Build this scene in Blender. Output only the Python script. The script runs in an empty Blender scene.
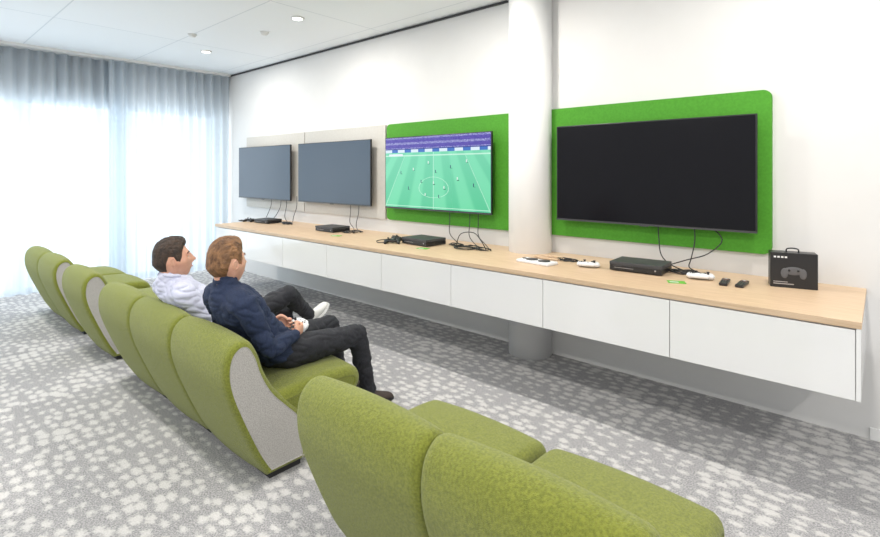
import bpy, bmesh, math, random
from mathutils import Vector, Matrix, noise
random.seed(4)
V=Vector
sc=bpy.context.scene
try:
    sc.view_settings.view_transform='Standard'
    sc.view_settings.look='None'
except Exception: pass

# ------------------------------------------------------------ materials
def pmat(name,col,rough=.5,metal=0,spec=.5,col2=None,nscale=30,bump=0,bscale=200,coat=0,sheen=0,stretch=(1,1,1),emis=None,detail=4,sss=0):
    m=bpy.data.materials.new(name); m.use_nodes=True
    nt=m.node_tree; b=nt.nodes['Principled BSDF']
    b.inputs['Base Color'].default_value=(*col,1); b.inputs['Roughness'].default_value=rough
    b.inputs['Metallic'].default_value=metal; b.inputs['Specular IOR Level'].default_value=spec
    b.inputs['Coat Weight'].default_value=coat; b.inputs['Sheen Weight'].default_value=sheen
    if sss:
        b.inputs['Subsurface Weight'].default_value=sss; b.inputs['Subsurface Scale'].default_value=.01
    if emis:
        b.inputs['Emission Color'].default_value=(*emis[0],1); b.inputs['Emission Strength'].default_value=emis[1]
    tc=nt.nodes.new('ShaderNodeTexCoord'); mp=nt.nodes.new('ShaderNodeMapping'); mp.inputs['Scale'].default_value=stretch
    nt.links.new(tc.outputs['Object'],mp.inputs['Vector'])
    if col2:
        n=nt.nodes.new('ShaderNodeTexNoise'); n.inputs['Scale'].default_value=nscale; n.inputs['Detail'].default_value=detail
        r=nt.nodes.new('ShaderNodeValToRGB'); r.color_ramp.elements[0].position=.35; r.color_ramp.elements[1].position=.65
        r.color_ramp.elements[0].color=(*col,1); r.color_ramp.elements[1].color=(*col2,1)
        nt.links.new(mp.outputs[0],n.inputs['Vector']); nt.links.new(n.outputs['Fac'],r.inputs[0]); nt.links.new(r.outputs[0],b.inputs['Base Color'])
    if bump:
        n2=nt.nodes.new('ShaderNodeTexNoise'); n2.inputs['Scale'].default_value=bscale; n2.inputs['Detail'].default_value=3
        bp=nt.nodes.new('ShaderNodeBump'); bp.inputs['Strength'].default_value=bump; bp.inputs['Distance'].default_value=.01
        nt.links.new(mp.outputs[0],n2.inputs['Vector']); nt.links.new(n2.outputs['Fac'],bp.inputs['Height']); nt.links.new(bp.outputs[0],b.inputs['Normal'])
    return m
M_wall=pmat('wall_paint',(.71,.705,.695),.7,col2=(.69,.685,.675),nscale=3)
M_col=pmat('column_paint',(.76,.76,.755),.55)
M_lintel=pmat('lintel_shaded_grey',(.30,.32,.34),.8)  # wall above windows darkened in colour so the curtain there looks unlit
M_white=pmat('white_gloss_lacquer',(.84,.84,.84),.12,spec=.5,coat=.3)
M_whitematt=pmat('white_matt',(.78,.78,.77),.5)
M_gap=pmat('shadow_gap',(.05,.05,.055),.8)
M_green=pmat('green_panel_felt',(.058,.27,.012),.75,col2=(.070,.31,.017),nscale=60,bump=.05)
M_panelw=pmat('pale_panel_felt',(.54,.52,.48),.8,col2=(.57,.55,.51),nscale=40)
M_fab=pmat('olive_green_wool',(.138,.160,.010),.9,col2=(.225,.250,.026),nscale=120,bump=.6,bscale=380,sheen=.2,detail=6)
M_side=pmat('grey_felt_side',(.33,.315,.295),.9,col2=(.50,.485,.46),nscale=220,bump=.2,bscale=500)
M_black=pmat('black_plastic',(.012,.012,.013),.35)
M_blackm=pmat('black_matt',(.02,.02,.022),.7)
M_screen=pmat('tv_screen_glass',(.004,.004,.006),.2,spec=.2)
M_screen2=pmat('tv_screen_reflection_tint',(.032,.050,.078),.3,spec=.55)  # blue-grey base colour stands in for window light reflected on the left screens
M_silver=pmat('silver',(.5,.5,.52),.3,metal=.8)
M_ctrlw=pmat('controller_white',(.75,.76,.77),.4)
M_dev=pmat('dark_grey_plastic',(.045,.046,.05),.45)
M_print=pmat('box_print_grey',(.10,.10,.105),.5)
M_card=pmat('green_card',(.12,.42,.04),.6)
M_skin=pmat('skin',(.60,.32,.22),.5,col2=(.66,.37,.26),nscale=25,sss=.15)
M_lip=pmat('lips',(.46,.19,.14),.5)
M_eye=pmat('eye_white',(.7,.7,.68),.2)
M_iris=pmat('iris',(.03,.02,.015),.2)
M_hair1=pmat('dark_brown_hair',(.014,.008,.005),.55,col2=(.055,.030,.017),nscale=90,bump=.7,bscale=220,stretch=(1,.18,.35))
M_hair2=pmat('light_brown_hair',(.085,.038,.015),.55,col2=(.28,.14,.058),nscale=90,bump=.7,bscale=220,stretch=(1,.18,.35))
M_navy=pmat('navy_knit',(.009,.018,.050),.85,col2=(.014,.027,.070),nscale=120,bump=.3,bscale=350)
M_shirt=pmat('lilac_shirt',(.52,.54,.68),.75,col2=(.58,.60,.73),nscale=60,bump=.1)
M_jean=pmat('black_denim',(.010,.011,.015),.8,col2=(.018,.019,.026),nscale=90,bump=.2,bscale=400)
M_jean1=pmat('charcoal_trousers',(.014,.015,.020),.8,col2=(.022,.023,.030),nscale=90,bump=.2,bscale=400)
M_shoe1=pmat('white_canvas_shoe',(.62,.62,.60),.6)
M_shoe2=pmat('brown_shoe',(.05,.035,.028),.5)
M_sole=pmat('shoe_sole',(.55,.54,.52),.6)
M_lamp=pmat('lamp_diffuser',(1,1,1),.5,emis=((1,.97,.92),6))
M_frame=pmat('window_frame',(.30,.36,.42),.5)
M_wood=pmat('light_oak',(.56,.40,.255),.42,col2=(.66,.49,.335),nscale=14,stretch=(.35,6,6),detail=6)

def carpet():
    m=bpy.data.materials.new('patterned_carpet'); m.use_nodes=True; nt=m.node_tree; b=nt.nodes['Principled BSDF']
    b.inputs['Roughness'].default_value=.95; b.inputs['Specular IOR Level'].default_value=.15
    L=nt.links.new; N=nt.nodes.new
    tc=N('ShaderNodeTexCoord'); mp=N('ShaderNodeMapping'); mp.inputs['Scale'].default_value=(10.0,16,1)
    L(tc.outputs['Object'],mp.inputs['Vector'])
    vor=N('ShaderNodeTexVoronoi'); vor.voronoi_dimensions='2D'; vor.inputs['Scale'].default_value=1; vor.inputs['Randomness'].default_value=.62
    L(mp.outputs[0],vor.inputs['Vector'])
    nz=N('ShaderNodeTexNoise'); nz.inputs['Scale'].default_value=50; nz.inputs['Detail'].default_value=5; L(tc.outputs['Object'],nz.inputs['Vector'])
    a=N('ShaderNodeMath'); a.operation='MULTIPLY_ADD'; a.inputs[1].default_value=.8; L(nz.outputs['Fac'],a.inputs[0]); L(vor.outputs['Distance'],a.inputs[2])
    big=N('ShaderNodeTexNoise'); big.inputs['Scale'].default_value=1.9; big.inputs['Detail'].default_value=3; L(tc.outputs['Object'],big.inputs['Vector'])
    a2=N('ShaderNodeMath'); a2.operation='MULTIPLY_ADD'; a2.inputs[1].default_value=-1.0; L(big.outputs['Fac'],a2.inputs[0]); L(a.outputs[0],a2.inputs[2])
    r=N('ShaderNodeMapRange'); r.interpolation_type='SMOOTHSTEP'
    r.inputs['From Min'].default_value=.02; r.inputs['From Max'].default_value=.36; r.inputs['To Min'].default_value=.72; r.inputs['To Max'].default_value=0
    L(a2.outputs[0],r.inputs['Value'])
    f=N('ShaderNodeTexNoise'); f.inputs['Scale'].default_value=130; f.inputs['Detail'].default_value=3; L(tc.outputs['Object'],f.inputs['Vector'])
    fr=N('ShaderNodeValToRGB'); fr.color_ramp.elements[0].position=.32; fr.color_ramp.elements[1].position=.68
    fr.color_ramp.elements[0].color=(.21,.21,.218,1); fr.color_ramp.elements[1].color=(.47,.465,.47,1); L(f.outputs['Fac'],fr.inputs[0])
    mx=N('ShaderNodeMixRGB'); mx.inputs['Color2'].default_value=(.64,.63,.615,1); L(r.outputs[0],mx.inputs['Fac']); L(fr.outputs[0],mx.inputs['Color1'])
    L(mx.outputs[0],b.inputs['Base Color'])
    bp=N('ShaderNodeBump'); bp.inputs['Strength'].default_value=.4; bp.inputs['Distance'].default_value=.01; L(f.outputs['Fac'],bp.inputs['Height']); L(bp.outputs[0],b.inputs['Normal'])
    return m
M_carpet=carpet()

def ceilmat():
    m=pmat('ceiling_panels',(.86,.88,.90),.6); nt=m.node_tree; b=nt.nodes['Principled BSDF']
    tc=nt.nodes.new('ShaderNodeTexCoord'); br=nt.nodes.new('ShaderNodeTexBrick'); br.offset=0
    br.inputs['Color1'].default_value=(.87,.90,.92,1); br.inputs['Color2'].default_value=(.90,.92,.94,1); br.inputs['Mortar'].default_value=(.70,.74,.77,1)
    br.inputs['Scale'].default_value=1; br.inputs['Brick Width'].default_value=2.1; br.inputs['Row Height'].default_value=1.2; br.inputs['Mortar Size'].default_value=.007
    nt.links.new(tc.outputs['Object'],br.inputs['Vector']); nt.links.new(br.outputs['Color'],b.inputs['Base Color'])
    return m
M_ceil=ceilmat()

def curtainmat():
    m=bpy.data.materials.new('sheer_curtain'); m.use_nodes=True; nt=m.node_tree; nt.nodes.clear()
    N=nt.nodes.new; L=nt.links.new
    o=N('ShaderNodeOutputMaterial'); d=N('ShaderNodeBsdfDiffuse'); t=N('ShaderNodeBsdfTranslucent'); tr=N('ShaderNodeBsdfTransparent')
    d.inputs[0].default_value=(.62,.65,.68,1); t.inputs[0].default_value=(.70,.79,.86,1); tr.inputs[0].default_value=(.9,.96,1,1)
    m1=N('ShaderNodeMixShader'); m2=N('ShaderNodeMixShader'); m1.inputs[0].default_value=.5; m2.inputs[0].default_value=.20
    L(d.outputs[0],m1.inputs[1]); L(t.outputs[0],m1.inputs[2]); L(m1.outputs[0],m2.inputs[1]); L(tr.outputs[0],m2.inputs[2]); L(m2.outputs[0],o.inputs[0])
    return m
M_curt=curtainmat()

# ------------------------------------------------------------ builder
def link(o): sc.collection.objects.link(o); return o
def frame_from(t):
    t=t.normalized(); a=V((0,0,1)) if abs(t.z)<.9 else V((1,0,0))
    u=t.cross(a).normalized(); return u,t.cross(u).normalized()
def catmull(P,n=5):
    out=[]
    k=len(P)
    for i in range(k-1):
        p0=P[max(i-1,0)];p1=P[i];p2=P[i+1];p3=P[min(i+2,k-1)]
        for j in range(n):
            t=j/n
            out.append(tuple(.5*((2*b)+(-a+c)*t+(2*a-5*b+4*c-d)*t*t+(-a+3*b-3*c+d)*t**3) for a,b,c,d in zip(p0,p1,p2,p3)))
    out.append(tuple(P[-1])); return out
class B:
    def __init__(s): s.bm=bmesh.new(); s.mats=[]
    def mi(s,m):
        if m is None: return 0
        if m not in s.mats: s.mats.append(m)
        return s.mats.index(m)
    def add(s,tmp,mat,smooth=True,M=None):
        i=s.mi(mat)
        for f in tmp.faces: f.material_index=i; f.smooth=smooth
        if M is not None: tmp.transform(M)
        me=bpy.data.meshes.new('t'); tmp.to_mesh(me); tmp.free(); s.bm.from_mesh(me); bpy.data.meshes.remove(me)
    def addmesh(s,me,mat,M=None):
        t=bmesh.new(); t.from_mesh(me); s.add(t,mat,True,M)
    def box(s,lo,hi,mat,bev=0,seg=2,M=None):
        t=bmesh.new(); bmesh.ops.create_cube(t,size=1)
        sz=[hi[i]-lo[i] for i in range(3)]; c=[(hi[i]+lo[i])/2 for i in range(3)]
        for v in t.verts: v.co=V((v.co.x*sz[0]+c[0],v.co.y*sz[1]+c[1],v.co.z*sz[2]+c[2]))
        if bev: bmesh.ops.bevel(t,geom=t.edges[:],offset=bev,segments=seg,affect='EDGES',profile=.5)
        s.add(t,mat,False,M)
    def ell(s,c,r,mat,M=None,seg=20,rot=None):
        t=bmesh.new(); bmesh.ops.create_uvsphere(t,u_segments=seg,v_segments=max(8,seg*2//3),radius=1)
        mm=Matrix.Translation(c)@(rot if rot else Matrix.Identity(4))@Matrix.Diagonal((*r,1))
        t.transform(mm); s.add(t,mat,True,M)
    def cyl(s,p0,p1,r0,r1,mat,n=24,M=None,smooth=True):
        s.loft([(V(p0),)+tuple(x*r0 for x in frame_from(V(p1)-V(p0))),(V(p1),)+tuple(x*r1 for x in frame_from(V(p1)-V(p0)))],mat,n,M)
    def loft(s,secs,mat,n=24,M=None,smooth=True):
        t=bmesh.new(); R=[]
        for c,u,v in secs: R.append([t.verts.new(V(c)+u*math.cos(2*math.pi*k/n)+v*math.sin(2*math.pi*k/n)) for k in range(n)])
        for a,b in zip(R,R[1:]):
            for k in range(n): t.faces.new((a[k],a[(k+1)%n],b[(k+1)%n],b[k]))
        t.faces.new(R[0][::-1]); t.faces.new(R[-1])
        bmesh.ops.recalc_face_normals(t,faces=t.faces[:]); s.add(t,mat,smooth,M)
    def limb(s,P,R,mat=None,n=16,sub=5,M=None,caps=True):
        pts=catmull([tuple(p)+(r,) for p,r in zip(P,R)],sub)
        C=[V(p[:3]) for p in pts]; rr=[p[3] for p in pts]
        secs=[]; u=None
        for i,c in enumerate(C):
            t=(C[min(i+1,len(C)-1)]-C[max(i-1,0)]).normalized()
            if u is None: u,_=frame_from(t)
            u=(u-t*u.dot(t)).normalized(); v=t.cross(u)
            secs.append((c,u*rr[i],v*rr[i]))
        s.loft(secs,mat,n,M)
        if caps:
            s.ell(C[0],(rr[0],)*3,mat,M,n); s.ell(C[-1],(rr[-1],)*3,mat,M,n)
    def prism(s,poly,y0,y1,mat,bev=0,M=None):
        t=bmesh.new(); a=[t.verts.new((x,y0,z)) for x,z in poly]; b=[t.verts.new((x,y1,z)) for x,z in poly]; n=len(poly)
        t.faces.new(a); t.faces.new(b[::-1])
        for k in range(n): t.faces.new((a[k],b[k],b[(k+1)%n],a[(k+1)%n]))
        bmesh.ops.recalc_face_normals(t,faces=t.faces[:]); s.add(t,mat,False,M)
    def finish(s,name,parent=None,loc=None):
        me=bpy.data.meshes.new(name); s.bm.to_mesh(me); s.bm.free()
        for m in s.mats: me.materials.append(m)
        o=link(bpy.data.objects.new(name,me))
        if loc is not None: o.location=loc
        if parent: o.parent=parent
        return o
    def remesh(s,vox,smooth=4,disp=None):
        me=bpy.data.meshes.new('r'); s.bm.to_mesh(me); s.bm.free()
        o=link(bpy.data.objects.new('r',me)); md=o.modifiers.new('r','REMESH'); md.mode='VOXEL'; md.voxel_size=vox
        dg=bpy.context.evaluated_depsgraph_get(); out=bpy.data.meshes.new_from_object(o.evaluated_get(dg))
        bpy.data.objects.remove(o); bpy.data.meshes.remove(me)
        t=bmesh.new(); t.from_mesh(out)
        for _ in range(smooth): bmesh.ops.smooth_vert(t,verts=t.verts[:],factor=.5,use_axis_x=True,use_axis_y=True,use_axis_z=True)
        if disp:
            t.normal_update()
            mv=[(v,v.co+v.normal*disp(v.co)) for v in t.verts]
            for v,c in mv: v.co=c
        t.to_mesh(out); t.free(); return out
def rrect(x0,x1,z0,z1,r,n=8):
    P=[]
    for cx,cz,a in ((x1-r,z1-r,0),(x0+r,z1-r,90),(x0+r,z0+r,180),(x1-r,z0+r,270)):
        for k in range(n+1):
            t=math.radians(a+90*k/n); P.append((cx+r*math.cos(t),cz+r*math.sin(t)))
    return P

# ------------------------------------------------------------ room
WY=3.83; CZ=3.12; WX=-8.15
b=B(); b.box((WX-.3,-3.2,-.1),(3.2,WY+.2,0),M_carpet); b.finish('floor')
b=B(); b.box((WX-.3,-3.2,CZ),(3.2,WY+.2,CZ+.1),M_ceil); b.finish('ceiling')
b=B(); b.box((WX-.3,WY,0),(3.2,WY+.2,CZ),M_wall); b.finish('wall_north')
b=B(); b.box((WX-.2,-3.2,2.5),(WX,WY,CZ),M_lintel); b.box((WX-.2,3.68,0),(WX,WY,2.5),M_wall); b.box((WX-.2,-3.2,0),(WX,-2.9,2.5),M_wall); b.finish('wall_west')
b=B(); b.box((WX,WY-.02,CZ-.024),(3.2,WY,CZ-.008),M_gap); b.finish('gap_shade_strip_1')  # dark strip painted in for the shade of the ceiling gap
b=B(); b.box((-.055,WY-.012,0),(3.2,WY,.07),M_whitematt,.002); b.finish('baseboard_north')
ys=[-2.9,-.75,1.2,2.3,3.68]
for i in range(4):
    b=B(); y0,y1=ys[i],ys[i+1]
    b.box((WX-.14,y0,0),(WX-.06,y0+.05,2.5),M_frame); b.box((WX-.14,y1-.05,0),(WX-.06,y1,2.5),M_frame)
    b.box((WX-.14,y0+.05,0),(WX-.06,y1-.05,.07),M_frame); b.box((WX-.14,y0+.05,2.43),(WX-.06,y1-.05,2.5),M_frame)
    b.finish('window_%d'%(i+1))
def curtain(y0,y1,xo,ph):
    t=bmesh.new(); n=int((y1-y0)/.012); rows=[]
    zs=[.02,.6,1.2,1.8,2.4,CZ-.032]
    for z in zs:
        row=[]
        for i in range(n+1):
            y=y0+(y1-y0)*i/n
            a=.036*(1+.35*noise.noise(V((y*1.3,z*.25,ph))))
            w=math.sin(2*math.pi*y/.135+ph+1.6*noise.noise(V((y*1.7,z*.12,ph+5))))
            row.append(t.verts.new((WX+xo+a*w+.012*math.sin(y*31),y,z)))
        rows.append(row)
    for r0,r1 in zip(rows,rows[1:]):
        for i in range(n): t.faces.new((r0[i],r0[i+1],r1[i+1],r1[i]))
    b=B(); b.add(t,M_curt,True); return b.finish('curtain')
curtain(-3.1,2.40,.12,0); curtain(2.12,3.80,.22,2.)
b=B(); b.box((WX+.06,-3.1,CZ-.03),(WX+.28,3.80,CZ),M_whitematt); b.finish('curtain_track')

b=B(); b.cyl((-2.27,3.735,0),(-2.27,3.735,CZ),.183,.183,M_col,64); col=b.finish('column')

# cabinet
CT=.871; CF=2.945
cab=bpy.data.objects.new('wall_cabinet',None); link(cab)
b=B(); b.box((-6.53,CF+.03,.515),(-.090,WY,CT-.035),M_whitematt); b.box((-.090,CF+.004,.51),(-.073,WY,CT-.032),M_white,.001); b.finish('carcass',cab)
b=B(); b.box((-6.54,CF,CT-.032),(-.070,WY,CT),M_wood,.0015); b.finish('oak_worktop',cab)
b=B()
for i in range(8):
    x1=-.093-.803*i; b.box((x1-.799,CF+.006,.51),(x1,CF+.028,CT-.04),M_white,.0015)
b.finish('door_fronts',cab)

def panel(x0,x1,m,r,z0=1.02,z1=2.08):
    b=B(); b.prism(rrect(x0,x1,z0,z1,r),3.795,WY,m); return b.finish('acoustic_wall_panel')
panel(-2.15,-.53,M_green,.05); panel(-4.155,-2.44,M_green,.05)
panel(-5.76,-4.18,M_panelw,.01); panel(-7.34,-5.78,M_panelw,.01)

# TVs
def tv(x0,x1,scr,z0=1.16,z1=1.922,y=3.70):
    b=B()
    b.box((x0,y,z0),(x1,y+.022,z1),M_black,.003)
    b.box((x0+.15,y+.02,z0+.08),(x1-.15,y+.045,z1-.2),M_blackm,.006)
    cx=(x0+x1)/2
    b.box((cx-.22,y+.04,z0+.2),(cx-.16,3.797,z1-.15),M_blackm); b.box((cx+.16,y+.04,z0+.2),(cx+.22,3.797,z1-.15),M_blackm)
    b.box((x0,y-.002,z0),(x1,y+.002,z0+.012),M_dev)
    if scr is not None:
        b.box((x0+.009,y-.0015,z0+.016),(x1-.009,y+.001,z1-.009),scr)
        b.box((cx-.03,y-.004,z0-.006),(cx+.03,y+.01,z0+.004),M_dev)
    return b.finish('wall_tv')
tv(-2.0,-.595,M_screen); tv(-5.79,-4.33,M_screen2,y=3.71); tv(-7.42,-5.98,M_screen2,y=3.71)
t3=tv(-4.075,-2.65,None)
def s2l(c): return tuple(((x/255)/12.92 if x/255<=.04045 else ((x/255+.055)/1.055)**2.4) for x in c)
W,H=300,166; x0,x1,z0,z1=-4.066,-2.659,1.177,1.913; yy=3.698
players=[(.30,.45,0),(.38,.62,1),(.45,.36,0),(.52,.48,1),(.60,.70,0),(.66,.42,1),(.72,.58,0),(.55,.82,1),(.25,.72,1),(.80,.35,0),(.42,.80,0),(.50,.64,0),(.17,.5,1),(.86,.66,1)]
def mixc(a,b,t): return tuple(x*(1-t)+y*t for x,y in zip(a,b))
def pix(u,v):
    if v<.16:
        k=random.random(); c=mixc(s2l((48,50,150)),s2l((110,90,185)),k)
        if int(v*40)%3==0: c=mixc(c,s2l((200,205,240)),.55 if k>.5 else .1)
        return c
    if v<.175: return s2l((35,50,140))
    if v<.215: return s2l((215,230,245)) if math.sin(u*45)>-.1 else s2l((60,110,190))
    pv=(v-.215)/.785; w=.55+.45*pv; xx=(u-.5)/w
    for px,py,c in players:
        if abs(u-px)<.0042 and abs(v-py)<.019: return s2l((240,240,240)) if c==0 else s2l((30,45,95))
        if 0<u-px+.002<.02 and 0<v-py-.019<.007: return s2l((50,130,95))
    s=.5+.5*math.tanh(3*math.sin(xx*math.pi*8))
    base=mixc(s2l((84,196,146)),s2l((110,214,164)),s)
    base=mixc(base,s2l((150,228,205)),.35*(1-pv))
    L=s2l((200,242,222)); t=0
    e=math.sqrt((xx/.17)**2+((pv-.62)/.18)**2)
    if abs(e-1)<.025: t=.55
    if abs(xx)<.003/w: t=.6
    if abs(pv-.06)<.008: t=.8
    if abs(pv-.97)<.01: t=.6
    if abs(abs(xx)-.50)<.004 and pv>.06: t=.5
    if .04<u<.19 and .235<v<.265: return s2l((225,235,240))
    return tuple(min(1,c) for c in mixc(base,L,t))
me=bpy.data.meshes.new('scr')
vs=[(x0+(x1-x0)*i/W,yy,z1-(z1-z0)*j/H) for j in range(H+1) for i in range(W+1)]
fs=[(j*(W+1)+i,(j+1)*(W+1)+i,(j+1)*(W+1)+i+1,j*(W+1)+i+1) for j in range(H) for i in range(W)]
me.from_pydata(vs,[],fs); ca=me.color_attributes.new('picture','FLOAT_COLOR','CORNER')
buf=[]
for j in range(H):
    for i in range(W):
        c=pix((i+.5)/W,(j+.5)/H); buf+= [c[0],c[1],c[2],1]*4
ca.data.foreach_set('color',buf)
mm=pmat('football_broadcast',(.01,.01,.01),.2,spec=.3); nt=mm.node_tree; at=nt.nodes.new('ShaderNodeAttribute'); at.attribute_name='picture'
nt.links.new(at.outputs['Color'],nt.nodes['Principled BSDF'].inputs['Emission Color']); nt.nodes['Principled BSDF'].inputs['Emission Strength'].default_value=1.05
me.materials.append(mm); so=link(bpy.data.objects.new('screen_picture',me)); so.parent=t3

# downlights / detectors
for X in (-6.58,-4.46,-2.34,-.22,1.9):
    for Y in (2.85,.55,-1.75):
        b=B(); b.cyl((X,Y,CZ-.012),(X,Y,CZ),.065,.07,M_whitematt,32); b.cyl((X,Y,CZ-.014),(X,Y,CZ-.008),.048,.048,M_lamp,32); o=b.finish('ceiling_downlight')
        ld=bpy.data.lights.new('lamp','AREA'); ld.shape='DISK'; ld.size=.12; ld.energy=26; ld.color=(1,.96,.90)
        lo=link(bpy.data.objects.new('lamp',ld)); lo.location=(X,Y,CZ-.02); lo.parent=o
for X,Y in ((-5.2,2.9),(-5.9,2.4)):
    b=B(); b.cyl((X,Y,CZ-.03),(X,Y,CZ),.03,.05,M_whitematt,24); b.finish('smoke_detector')

# ------------------------------------------------------------ chairs
body=[(1.30,.03),(1.235,.14),(1.15,.33),(1.09,.49),(1.072,.60),(1.09,.69),(1.145,.738),(1.205,.728),(1.25,.66),(1.285,.56),(1.34,.46),(1.42,.37),(1.495,.28),(1.52,.16),(1.52,.03)]
seat=[(1.26,.42),(1.40,.425),(1.60,.437),(1.80,.43),(1.875,.405),(1.905,.355),(1.895,.30),(1.84,.262),(1.70,.252),(1.50,.245),(1.27,.25),(1.25,.33)]
def ringshape(poly,closed):
    P=catmull(poly+([poly[0]] if closed else []),5)
    if closed: P=P[:-1]
    else:
        a,c=P[-1],P[0]; P+= [(a[0]+(c[0]-a[0])*k/6,a[1]+(c[1]-a[1])*k/6) for k in range(1,6)]
    return P
def inset(P,d):
    n=len(P); out=[]
    A=sum(P[i][0]*P[(i+1)%n][1]-P[(i+1)%n][0]*P[i][1] for i in range(n)); sg=1 if A>0 else -1
    for i in range(n):
        a=P[i-1]; c=P[(i+1)%n]; tx,ty=c[0]-a[0],c[1]-a[1]; l=math.hypot(tx,ty) or 1
        out.append((P[i][0]-sg*ty/l*d,P[i][1]+sg*tx/l*d))
    return out
def puffy(b,P,w,rx,ri,puff,mshell,mcap,n_mid=8):
    t=bmesh.new(); secs=[]
    for k in range(6):
        a=math.pi/2*k/5; secs.append((-w/2+rx*(1-math.cos(a)),ri*(1-math.sin(a))))
    for k in range(1,n_mid):
        x=(-w/2+rx)+(w-2*rx)*k/n_mid; secs.append((x,-puff*(1-(2*k/n_mid-1)**2)))
    secs+= [(-x,d) for x,d in secs[:6]][::-1]
    R=[]
    for x,d in secs:
        Q=inset(P,d); R.append([t.verts.new((x,y-1.3,max(z,.03))) for y,z in Q])
    n=len(P)
    for r0,r1 in zip(R,R[1:]):
        for i in range(n): t.faces.new((r0[i],r0[(i+1)%n],r1[(i+1)%n],r1[i]))
    bmesh.ops.recalc_face_normals(t,faces=t.faces[:])
    b.add(t,mshell,True)
    for R_,x,d in ((0,secs[0][0],secs[0][1]),(1,secs[-1][0],secs[-1][1])):
        t=bmesh.new(); sgn=-1 if R_==0 else 1
        Q=inset(P,d); Q2=inset(P,d+.006)
        r0=[t.verts.new((x,y-1.3,max(z,.03))) for y,z in Q]; r1=[t.verts.new((x-sgn*.004,y-1.3,max(z,.03))) for y,z in Q2]
        for i in range(n): t.faces.new((r0[i],r0[(i+1)%n],r1[(i+1)%n],r1[i]))
        f=t.faces.new(r1); bmesh.ops.triangulate(t,faces=[f]); bmesh.ops.recalc_face_normals(t,faces=t.faces[:])
        b.add(t,mcap,False)
PB=ringshape(body,False); PS=ringshape(seat,True)
CW=.664
def chair(cx):
    b=B()
    puffy(b,PB,CW,.045,.028,.012,M_fab,M_side)
    puffy(b,PS,CW-.022,.05,.05,.01,M_fab,M_fab)
    b.box((-CW/2+.03,.02,0),(CW/2-.03,.20,.032),M_blackm,.004)
    return b.finish('lounge_chair',loc=(cx,1.3,0))
for cx in (-6.67,-6.0,-5.03,-3.96,-3.29,-2.62,-1.375,-.712): chair(cx)

# ------------------------------------------------------------ controller
def ctrl_mesh():
    c=B(); c.ell((0,0,0),(.062,.038,.017),None)
    for s in (-1,1):
        c.ell((s*.056,-.012,-.002),(.025,.034,.02),None); c.limb([V((s*.056,-.015,-.002)),V((s*.064,-.06,-.01))],[.021,.013],None)
    c.box((-.05,.0,-.014),(.05,.034,.012),None,.008)
    return c.remesh(.004,3)
CTRL=ctrl_mesh()
def controller(mat,M,name='game_controller',parent=None):
    b=B(); b.addmesh(CTRL,mat,M)
    for x,y in ((-.042,.008),(.026,-.016)):
        b.cyl((x,y,.012),(x,y,.026),.006,.006,M_black,12,M); b.cyl((x,y,.024),(x,y,.029),.010,.009,M_black,16,M)
    for k in range(4):
        a=k*math.pi/2; b.ell((.046+.011*math.cos(a),.008+.011*math.sin(a),.017),(.0045,.0045,.003),M_dev,M,10)
    b.box((-.034,-.0185,.012),(-.018,-.0135,.020),M_black,0,M=M); b.box((-.0285,-.024,.012),(-.0235,-.008,.020),M_black,0,M=M)
    b.ell((0,.02,.015),(.007,.007,.003),M_silver,M,10)
    return b.finish(name,parent)
RZ=lambda d: Matrix.Rotation(math.radians(d),4,'Z'); RX=lambda d: Matrix.Rotation(math.radians(d),4,'X'); RY=lambda d: Matrix.Rotation(math.radians(d),4,'Y'); T=Matrix.Translation

# ------------------------------------------------------------ people
def hand(b,w,f,n,s,curl=(35,45,30),spread=4,thumb_close=.5):
    f=f.normalized(); n=(n-f*n.dot(f)).normalized(); s=(s-f*s.dot(f)-n*s.dot(n)).normalized()
    P=lambda a,bb,c: w+f*a+s*bb+n*c
    h=B()
    h.loft([(P(-.03,0,0),s*.027,n*.020),(P(0,0,0),s*.027,n*.018),(P(.03,.0,0),s*.037,n*.017),(P(.065,0,0),s*.042,n*.014),(P(.088,0,0),s*.040,n*.012)],None,20)
    for k,(off,ln,r) in enumerate(((.031,.072,.0092),(.010,.080,.0094),(-.011,.074,.009),(-.031,.058,.008))):
        c=P(.085-(.004 if k in(0,2) else 0)-(.012 if k==3 else 0),off,0); d=(f+s*(off*spread*.3)).normalized(); ang=0
        pts=[c-d*.02,c]; rr=[r,r]
        for j,fr in enumerate((.45,.32,.23)):
            ang+=math.radians(curl[j]+2*k); dd=d*math.cos(ang)+n*math.sin(ang); c=c+dd*ln*fr; pts.append(c); rr.append(r*(.97-.08*j))
        h.limb(pts,rr,None,10,3)
    a=P(.022,.028,.006); b1=P(.050,.050,.012+.01*thumb_close); c1=P(.076,.052-.012*thumb_close,.018+.016*thumb_close); d1=P(.096,.042-.02*thumb_close,.022+.02*thumb_close)
    h.limb([a,b1,c1,d1],[.014,.012,.0105,.009],None,12,3)
    b.addmesh(h.remesh(.0035,3),M_skin)

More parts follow.
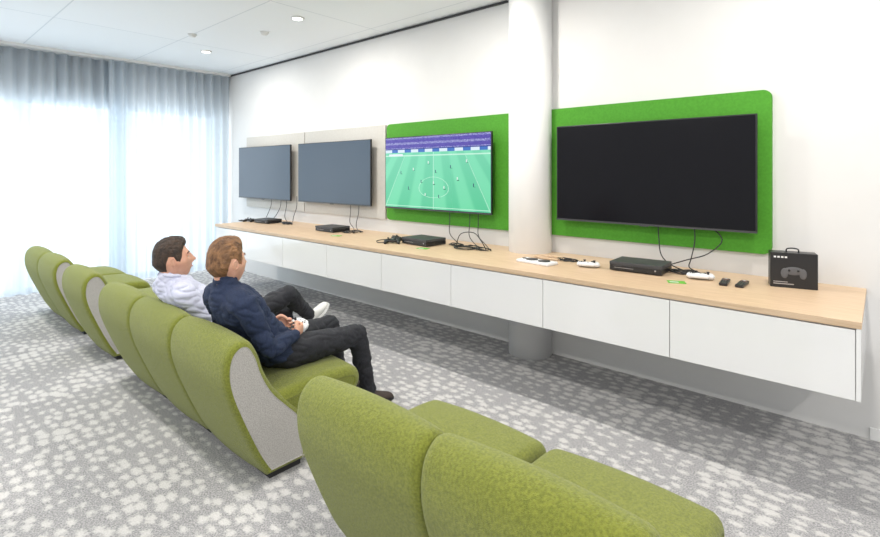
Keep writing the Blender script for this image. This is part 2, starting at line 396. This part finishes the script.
def head(parent,c,yaw,pitch,hairm,vol=1.0,quiff=0):
    M=T(c)@RZ(yaw)@RX(pitch)@Matrix.Scale(1.07,4)
    g=lambda x,z,cx,cz,sx,sz: math.exp(-((x-cx)/sx)**2-((z-cz)/sz)**2)
    def surf(nx,ny,nz):
        x,y,z=.075*nx,.098*ny,.120*nz
        if nz<0:
            t=-nz; x*=1-.22*t*t-.10*t
            if ny<0: y+=.055*t*min(1,-ny*1.6)
            else: y*=1+.05*t
        if ny<-.1: x*=1+.03
        if ny>0:
            k=ny
            y-=.004*g(x,z,0,.05,.05,.04)
            zz=z
            y+=k*(.011*g(x,zz,0,.004,.011,.022)+.017*g(x,zz,0,-.018,.013,.015)+.008*g(x,zz,0,-.024,.019,.010))
            y-=k*(.011*g(x,zz,.032,.012,.017,.013)+.011*g(x,zz,-.032,.012,.017,.013))
            y+=k*(.005*g(x,zz,.030,.036,.026,.009)+.005*g(x,zz,-.030,.036,.026,.009))
            y+=k*(.005*g(x,zz,0,-.052,.022,.006)+.005*g(x,zz,0,-.064,.020,.007)-.004*g(x,zz,0,-.058,.026,.003))
            y+=k*(.011*g(x,zz,0,-.095,.022,.016)); x+= .004*math.copysign(1,x)*g(abs(x),zz,.06,-.012,.02,.02)
        return V((x,y,z))
    b=B(); t=bmesh.new(); bmesh.ops.create_uvsphere(t,u_segments=96,v_segments=72,radius=1)
    for v in t.verts: v.co=surf(*v.co)
    b.add(t,M_skin,True,M)
    for s in (-1,1):
        b.ell((s*.031,.0700,.010),(.0125,.0115,.0075),M_eye,M,16); b.ell((s*.031,.0795,.010),(.005,.003,.005),M_iris,M,12)
        b.limb([V((s*.019,.0775,.013)),V((s*.031,.0810,.0175)),V((s*.044,.0735,.013))],[.003,.0035,.003],M_skin,8,3,M)
        b.limb([V((s*.016,.0905,.031)),V((s*.031,.0885,.036)),V((s*.048,.0765,.031))],[.0022,.003,.002],hairm,8,3,M)
        R=T((s*.073,-.008,.002))@RZ(s*-14)@RX(-8)
        b.ell((0,0,0),(.006,.014,.024),M_skin,M,16,rot=R)
        pts=[R@V((s*.0045,.0115*math.cos(a)+.0,.0225*math.sin(a))) for a in [math.radians(x) for x in range(-70,251,32)]]
        b.limb(pts,[.0032]*len(pts),M_skin,8,2,M)
    b.limb([V((-.022,.0885,-.058)),V((0,.0955,-.0575)),V((.022,.0885,-.058))],[.0015,.0032,.0015],M_lip,8,4,M)
    o=b.finish('head',parent)
    t=bmesh.new(); bmesh.ops.create_uvsphere(t,u_segments=200,v_segments=150,radius=1)
    def ss(x): x=max(0,min(1,x)); return x*x*(3-2*x)
    for v in t.verts:
        n=v.co.copy(); p=surf(*n); az=math.degrees(math.atan2(abs(n.x),n.y))
        keys=[(0,.070),(35,.068),(55,.048),(66,.008),(74,-.008),(84,-.004),(90,.026),(106,.03),(120,-.02),(140,-.06),(180,-.075)]
        for (a0,z0),(a1,z1) in zip(keys,keys[1:]):
            if a0<=az<=a1: zl=z0+(z1-z0)*(az-a0)/(a1-a0)
        zl+=.005*noise.noise(V((n.x*14,n.y*14,2)))
        m=ss((p.z-zl)/.009); fade=ss((p.z-zl)/.06)
        top=ss((p.z-.03)/.08); fr=ss((n.y+.1)/.9)
        th=(.0018+.0045*fade+.013*top+.012*top*fr)*vol+quiff*top*ss((n.y-.35)/.4)*ss((p.z-.06)/.03)
        st=noise.noise(V((n.x*16+n.z*4,n.y*4+3,n.z*5)))*.0035*(.15+top)+noise.noise(V((n.x*48,n.y*9,n.z*12)))*.0022*(.3+top)+noise.noise(V((n.x*90,n.y*18,n.z*24)))*.0010
        d=p.normalized()
        v.co=p+d*(th*m+st*m-.012*(1-m))
    b=B(); b.add(t,hairm,True,M); b.finish('hair',parent)

def shoe(b,ank,f,up,mat,sole):
    f=f.normalized(); up=(up-f*up.dot(f)).normalized(); s=f.cross(up)
    base=ank-up*.085
    P=lambda a,z: base+f*a+up*z
    q=B()
    sec=[(-.062,.030,.028,.045),(-.045,.034,.038,.05),(.0,.036,.046,.055),(.05,.038,.040,.046),(.10,.045,.030,.036),(.15,.043,.023,.028),(.185,.030,.016,.022)]
    q.loft([(P(a,zc),s*hw,up*hh) for a,hw,hh,zc in sec],None,20)
    q.limb([P(-.005,.06),P(-.004,.105)],[.042,.040],None)
    b.addmesh(q.remesh(.006,3),mat)
    t=[(P(a,.0),P(a,.018),hw) for a,hw in ((-.068,.022),(-.05,.036),(0,.038),(.05,.038),(.10,.047),(.15,.045),(.19,.024))]
    bm=bmesh.new(); rows=[[bm.verts.new(lo-s*h),bm.verts.new(lo+s*h),bm.verts.new(hi+s*h*1.02),bm.verts.new(hi-s*h*1.02)] for lo,hi,h in t]
    for a,c in zip(rows,rows[1:]):
        for k in range(4): bm.faces.new((a[k],a[(k+1)%4],c[(k+1)%4],c[k]))
    bm.faces.new(rows[0]); bm.faces.new(rows[-1][::-1]); bmesh.ops.recalc_face_normals(bm,faces=bm.faces[:]); b.add(bm,sole,False)
    for k in range(4):
        c=P(.035+.018*k,.086-.008*k); b.limb([c-s*.018,c+up*.004,c+s*.018],[.0028]*3,sole,6,2)

def fold(seed,amp,fr=13):
    def f(co):
        w=V((noise.noise(co*5+V((seed,0,0))),noise.noise(co*5+V((0,seed,3))),0))*.6
        q=V((co.x*fr*.8+seed+w.x*2,co.y*fr*.8+w.y*2,co.z*fr*1.5))
        return amp*noise.noise(q)-amp*1.1*(max(0,1-3.2*abs(noise.noise(q*1.35+V((9,2,1)))))**2)*.7+amp*.5
    return f
def man(J,name,mtop,mtrs,hairm,mshoe,msole,ctrl_mat,collar):
    P=bpy.data.objects.new(name,None); link(P)
    J={k:(V(v) if isinstance(v,(tuple,list)) else v) for k,v in J.items()}
    ex=V((1,0,0))
    sp=[J['pelvis'],J['waist'],J['chest'],J['shc'],J['neck']]
    def vdir(i):
        t=(sp[min(i+1,4)]-sp[max(i-1,0)]).normalized(); return ex.cross(t).normalized()
    dims=[(.170,.118),(.150,.108),(.176,.118),(.160,.092),(.064,.062)]
    c=B(); sec=[(tuple(sp[i])+dims[i]+tuple(vdir(i))) for i in range(5)]
    rs=catmull(sec,6); c.loft([(V(r[:3]),ex*r[3],V(r[5:8]).normalized()*r[4]) for r in rs],None,32)
    for s in 'rl':
        sh,el,wr=J[s+'s'],J[s+'e'],J[s+'w']
        inn=sh+(J['shc']-sh)*.45
        c.limb([inn,sh,sh.lerp(el,.5),el,el.lerp(wr,.5),wr],[.064,.062,.051,.042,.040,.031],None,20)
        c.limb([wr-(wr-el).normalized()*.03,wr],[.034,.034],None,16,2)
    c.ell(J['pelvis'],(.168,.122,.08),None,None,24)
    c.limb([J['neck']-V((0,0,.03)),J['neck']+V((0,.0,.018))],[.075,.060],None,20)
    b=B(); b.addmesh(c.remesh(.007,4,fold(J['seed'],.011)),mtop)
    if collar:
        N=J['neck']
        for s in (-1,1):
            pts=[N+V((s*.012,.062,.0)),N+V((s*.055,.035,.02)),N+V((s*.062,-.02,.03)),N+V((0,-.058,.036))]
            b.limb(pts,[.009,.011,.012,.012],mtop,10,4)
    else:
        N=J['neck']+V((0,0,.022)); pts=[N+V((.056*math.cos(a),.054*math.sin(a),-.008*math.sin(a))) for a in [2*math.pi*k/14 for k in range(15)]]
        b.limb(pts,[.0085]*15,mtop,8,2)
    b.finish('shirt' if collar else 'sweater',P)
    c=B(); c.ell(J['pelvis']+V((0,.0,-.005)),(.166,.12,.095),None,None,24)
    for s in 'rl':
        h,k,a=J[s+'h'],J[s+'k'],J[s+'a']
        c.limb([h+(J['pelvis']-h)*.3,h,h.lerp(k,.5),k],[.085,.092,.077,.060],None,22)
        c.limb([k,k.lerp(a,.3),k.lerp(a,.65),a],[.059,.058,.050,.045],None,22)
    b=B(); b.addmesh(c.remesh(.008,4,fold(J['seed']+7,.010,12)),mtrs); b.finish('trousers',P)
    for s,nm in (('r','right_shoe'),('l','left_shoe')):
        b=B(); k,a=J[s+'k'],J[s+'a']; d=(a-k).normalized()
        b.limb([a,a+d*.03],[.036,.034],M_shoe2 if not collar else M_whitematt,14,2)
        shoe(b,a+d*.01,J[s+'f'],J[s+'u'],mshoe,msole); b.finish(nm,P)
    b=B(); hc=J['head']; b.limb([J['neck']-V((0,0,.02)),J['neck'].lerp(hc,.45)+V((0,-.01,0)),hc+V((0,-.018,-.03))],[.054,.052,.055],M_skin,20,5); b.finish('neck_skin',P)
    head(P,hc,J['yaw'],J['pitch'],hairm,J.get('vol',1),J.get('quiff',0))
    for s,nm,sg in (('r','right_hand',1),('l','left_hand',-1)):
        b=B(); hand(b,J[s+'w']+(J[s+'g']-J[s+'w']).normalized()*.012,J[s+'g']-J[s+'w'],J[s+'n'],J[s+'t'],J.get(s+'curl',(35,45,35)),thumb_close=J.get('tc',.8)); b.finish(nm,P)
    if ctrl_mat: controller(ctrl_mat,J['cM'],'held_game_controller',P)

m2=dict(seed=1.3,pelvis=(-2.63,1.53,.535),waist=(-2.63,1.41,.68),chest=(-2.635,1.315,.805),shc=(-2.64,1.262,.887),neck=(-2.645,1.25,.938),
 head=(-2.66,1.262,1.052),yaw=14,pitch=6,vol=1.0,quiff=.012,
 rs=(-2.46,1.265,.857),re=(-2.395,1.36,.63),rw=(-2.50,1.575,.625),ls=(-2.82,1.27,.857),le=(-2.88,1.37,.635),lw=(-2.77,1.575,.63),
 rg=(-2.555,1.66,.622),lg=(-2.715,1.66,.625),rn=(-1,.25,.1),ln=(1,.25,.1),rt=(-.1,0,1),lt=(.1,0,1),
 cM=T((-2.635,1.70,.635))@RX(35),
 rh=(-2.54,1.57,.525),rk=(-2.49,2.02,.52),ra=(-2.51,2.13,.125),rf=(.12,1,-.04),ru=(0,.0,1),
 lh=(-2.72,1.57,.525),lk=(-2.78,2.03,.525),la=(-2.80,2.12,.125),lf=(-.15,1,-.04),lu=(0,0,1))
man(m2,'seated_man',M_navy,M_jean,M_hair2,M_shoe2,M_blackm,M_ctrlw,False)
m1=dict(seed=4.1,pelvis=(-3.31,1.52,.53),waist=(-3.315,1.40,.65),chest=(-3.315,1.30,.76),shc=(-3.315,1.235,.84),neck=(-3.312,1.212,.888),
 head=(-3.31,1.228,.998),yaw=-12,pitch=10,vol=1.05,quiff=.008,
 rs=(-3.14,1.24,.81),re=(-3.06,1.38,.61),rw=(-3.09,1.61,.655),ls=(-3.49,1.245,.81),le=(-3.54,1.38,.62),lw=(-3.39,1.60,.655),
 rg=(-3.14,1.69,.67),lg=(-3.32,1.69,.67),rn=(-1,.25,.1),ln=(1,.25,.1),rt=(-.1,0,1),lt=(.1,0,1),
 cM=T((-3.23,1.73,.685))@RX(35),
 rh=(-3.18,1.57,.53),rk=(-3.14,1.93,.69),ra=(-3.34,2.23,.44),rf=(-.15,.75,.55),ru=(.05,-.55,.8),
 lh=(-3.37,1.57,.525),lk=(-3.34,2.02,.50),la=(-3.36,2.12,.125),lf=(-.1,1,-.04),lu=(0,0,1))
man(m1,'seated_man',M_shirt,M_jean1,M_hair1,M_shoe1,M_whitematt,M_blackm,True)

# ------------------------------------------------------------ things on the worktop
def console(x,y,w,d,h,rot=0):
    b=B(); M=T((x,y,CT))@RZ(rot)
    b.box((-w/2,-d/2,.006),(w/2,d/2,h*.62),M_black,.003,M=M); b.box((-w/2,-d/2-.004,h*.64),(w/2,d/2,h),M_dev,.003,M=M)
    b.box((-w/2+.01,-d/2+.01,h*.58),(w/2-.01,d/2-.01,h*.68),M_blackm,M=M)
    b.box((-w/2+.03,-d/2-.002,h*.38),(-w/2+.16,-d/2+.004,h*.42),M_silver,M=M); b.ell((w/2-.04,-d/2,h*.45),(.006,.003,.006),M_silver,M,10)
    for sx in (-1,1):
        for sy in (-1,1): b.cyl((sx*(w/2-.04),sy*(d/2-.04),0),(sx*(w/2-.04),sy*(d/2-.04),.008),.015,.015,M_blackm,12,M)
    return b.finish('game_console')
console(-1.25,3.50,.34,.25,.065,3); console(-3.24,3.43,.34,.25,.065,-4); console(-4.74,3.49,.33,.24,.06); console(-6.15,3.48,.30,.22,.055,5)
def place(x,y,r,mat): return controller(mat,T((x,y,CT+.0245))@RZ(r)@RX(4))
place(-1.567,3.36,200,M_ctrlw); place(-.86,3.45,195,M_ctrlw); place(-3.62,3.43,160,M_black); place(-3.50,3.27,40,M_black); place(-6.48,3.4,20,M_black)
def remote(x,y,r):
    b=B(); M=T((x,y,CT))@RZ(r); b.box((-.023,-.085,0),(.023,.085,.018),M_black,.006,3,M=M)
    for i in range(6):
        for j in range(3): b.ell((-.012+.012*j,-.055+.02*i,.018),(.004,.004,.002),M_dev if i!=5 else M_lip,M,8)
    b.cyl((0,.066,.016),(0,.066,.02),.009,.009,M_silver,12,M)
    return b.finish('remote_control')
remote(-.72,3.43,6); remote(-.63,3.44,0)
b=B(); M=T((-.40,3.60,CT))@RZ(14)
b.box((-.115,-.05,0),(.115,.05,.205),M_black,.003,M=M)
b.limb([V((-.03,0,.205)),V((-.028,0,.222)),V((0,0,.228)),V((.028,0,.222)),V((.03,0,.205))],[.004]*5,M_black,8,3,M)
b.ell((0,-.05,.10),(.05,.003,.024),M_print,M,20)
for s in (-1,1):
    b.ell((s*.045,-.05,.085),(.018,.003,.030),M_print,M,16); b.ell((s*.022,-.0525,.103),(.007,.003,.007),M_black,M,12)
for k in range(4): b.box((-.098+.018*k,-.0515,.174),(-.086+.018*k,-.0495,.184),M_ctrlw,M=M)
b.box((-.10,-.0515,.020),(.0,-.0495,.025),M_silver,M=M); b.box((-.10,-.0515,.032),(-.03,-.0495,.036),M_silver,M=M)
b.finish('controller_box')
b=B(); M=T((-1.93,3.27,CT))@RZ(-6); b.box((-.145,-.065,0),(.145,.065,.022),M_ctrlw,.008,3,M=M)
for x in (-.045,.065): b.cyl((x,0,.02),(x,0,.027),.046,.044,M_dev,32,M)
b.cyl((-.115,0,.02),(-.115,0,.026),.016,.016,M_dev,20,M); b.finish('button_pad')
for (x,y,r) in ((-.95,3.27,25),(-3.05,3.22,10),(-4.35,3.25,20)):
    b=B(); b.box((-.05,-.035,0),(.05,.035,.003),M_card,M=T((x,y,CT))@RZ(r)); b.box((-.04,-.02,.003),(.01,.0,.0035),M_ctrlw,M=T((x,y,CT))@RZ(r)); b.finish('instruction_card')
def cable(pts,r=.004,m=None): 
    b=B(); b.limb([V(p) for p in pts],[r]*len(pts),m or M_black,8,5); return b.finish('power_cable')
def coil(x,y,r,n,sd):
    random.seed(sd); z=CT+.006; P=[]
    for k in range(n*8):
        a=2*math.pi*k/8; rr=r*(.7+.45*random.random()); P.append((x+rr*1.3*math.cos(a),y+rr*.7*math.sin(a),z+.004*(k%3)+.002*random.random()))
    return P
def hang(x0,x1,sd,y=3.55,n=2,sag=.08):
    P=[(x0,3.76,1.22),(x0+.01,3.75,1.08),(x0+(x1-x0)*.2,3.70,.96),(x0+(x1-x0)*.6,3.66,CT+.03)]
    cable(P+coil(x1,y,.07,n,sd))
hang(-1.22,-1.0,1,3.58); hang(-.98,-.98,2,3.60); cable([(-.90,3.76,1.2),(-.80,3.74,1.10),(-.88,3.71,1.0),(-1.0,3.68,.95),(-1.12,3.68,CT+.03),(-1.2,3.66,CT+.012)])
cable(coil(-1.95,3.50,.09,3,5),.004,M_wood); cable(coil(-1.80,3.50,.06,3,6))
hang(-3.2,-2.95,7); hang(-2.95,-2.75,8); hang(-2.85,-2.6,9,3.5); cable(coil(-2.75,3.45,.10,3,12))
cable([(-2.9,3.5,CT+.01),(-2.85,3.5,CT+.12),(-2.72,3.52,CT+.14),(-2.62,3.5,CT+.08),(-2.55,3.48,CT+.008)])
hang(-4.75,-4.45,3,3.5); hang(-4.6,-4.45,4,3.6)
hang(-6.3,-6.35,10,3.62); hang(-6.15,-5.9,11,3.6,3); hang(-6.55,-6.5,13,3.62); hang(-5.9,-5.8,15,3.55,3)
cable(coil(-6.62,3.35,.05,2,14)); cable([(-3.53,3.24,CT+.012),(-3.6,3.18,CT+.006),(-3.72,3.28,CT+.006),(-3.68,3.42,CT+.012)])

# ------------------------------------------------------------ light / world
w=bpy.data.worlds.new('w'); sc.world=w; w.use_nodes=True; bg=w.node_tree.nodes['Background']
bg.inputs[0].default_value=(.97,.98,1,1); bg.inputs[1].default_value=.95
ld=bpy.data.lights.new('window_daylight','AREA'); ld.shape='RECTANGLE'; ld.size=2.45; ld.size_y=6.6; ld.energy=270; ld.color=(.88,.95,1)
lo=link(bpy.data.objects.new('window_daylight',ld)); lo.location=(WX-.9,.4,1.3); lo.rotation_euler=(0,math.radians(-90),0)

cam=bpy.data.cameras.new('cam'); cam.sensor_width=36; cam.lens=36*500/880; cam.shift_y=-(268.5-172)/880
co=link(bpy.data.objects.new('camera',cam)); co.location=(0,0,1.55); co.rotation_euler=(math.radians(90),0,math.atan2(.663,.749)); sc.camera=co
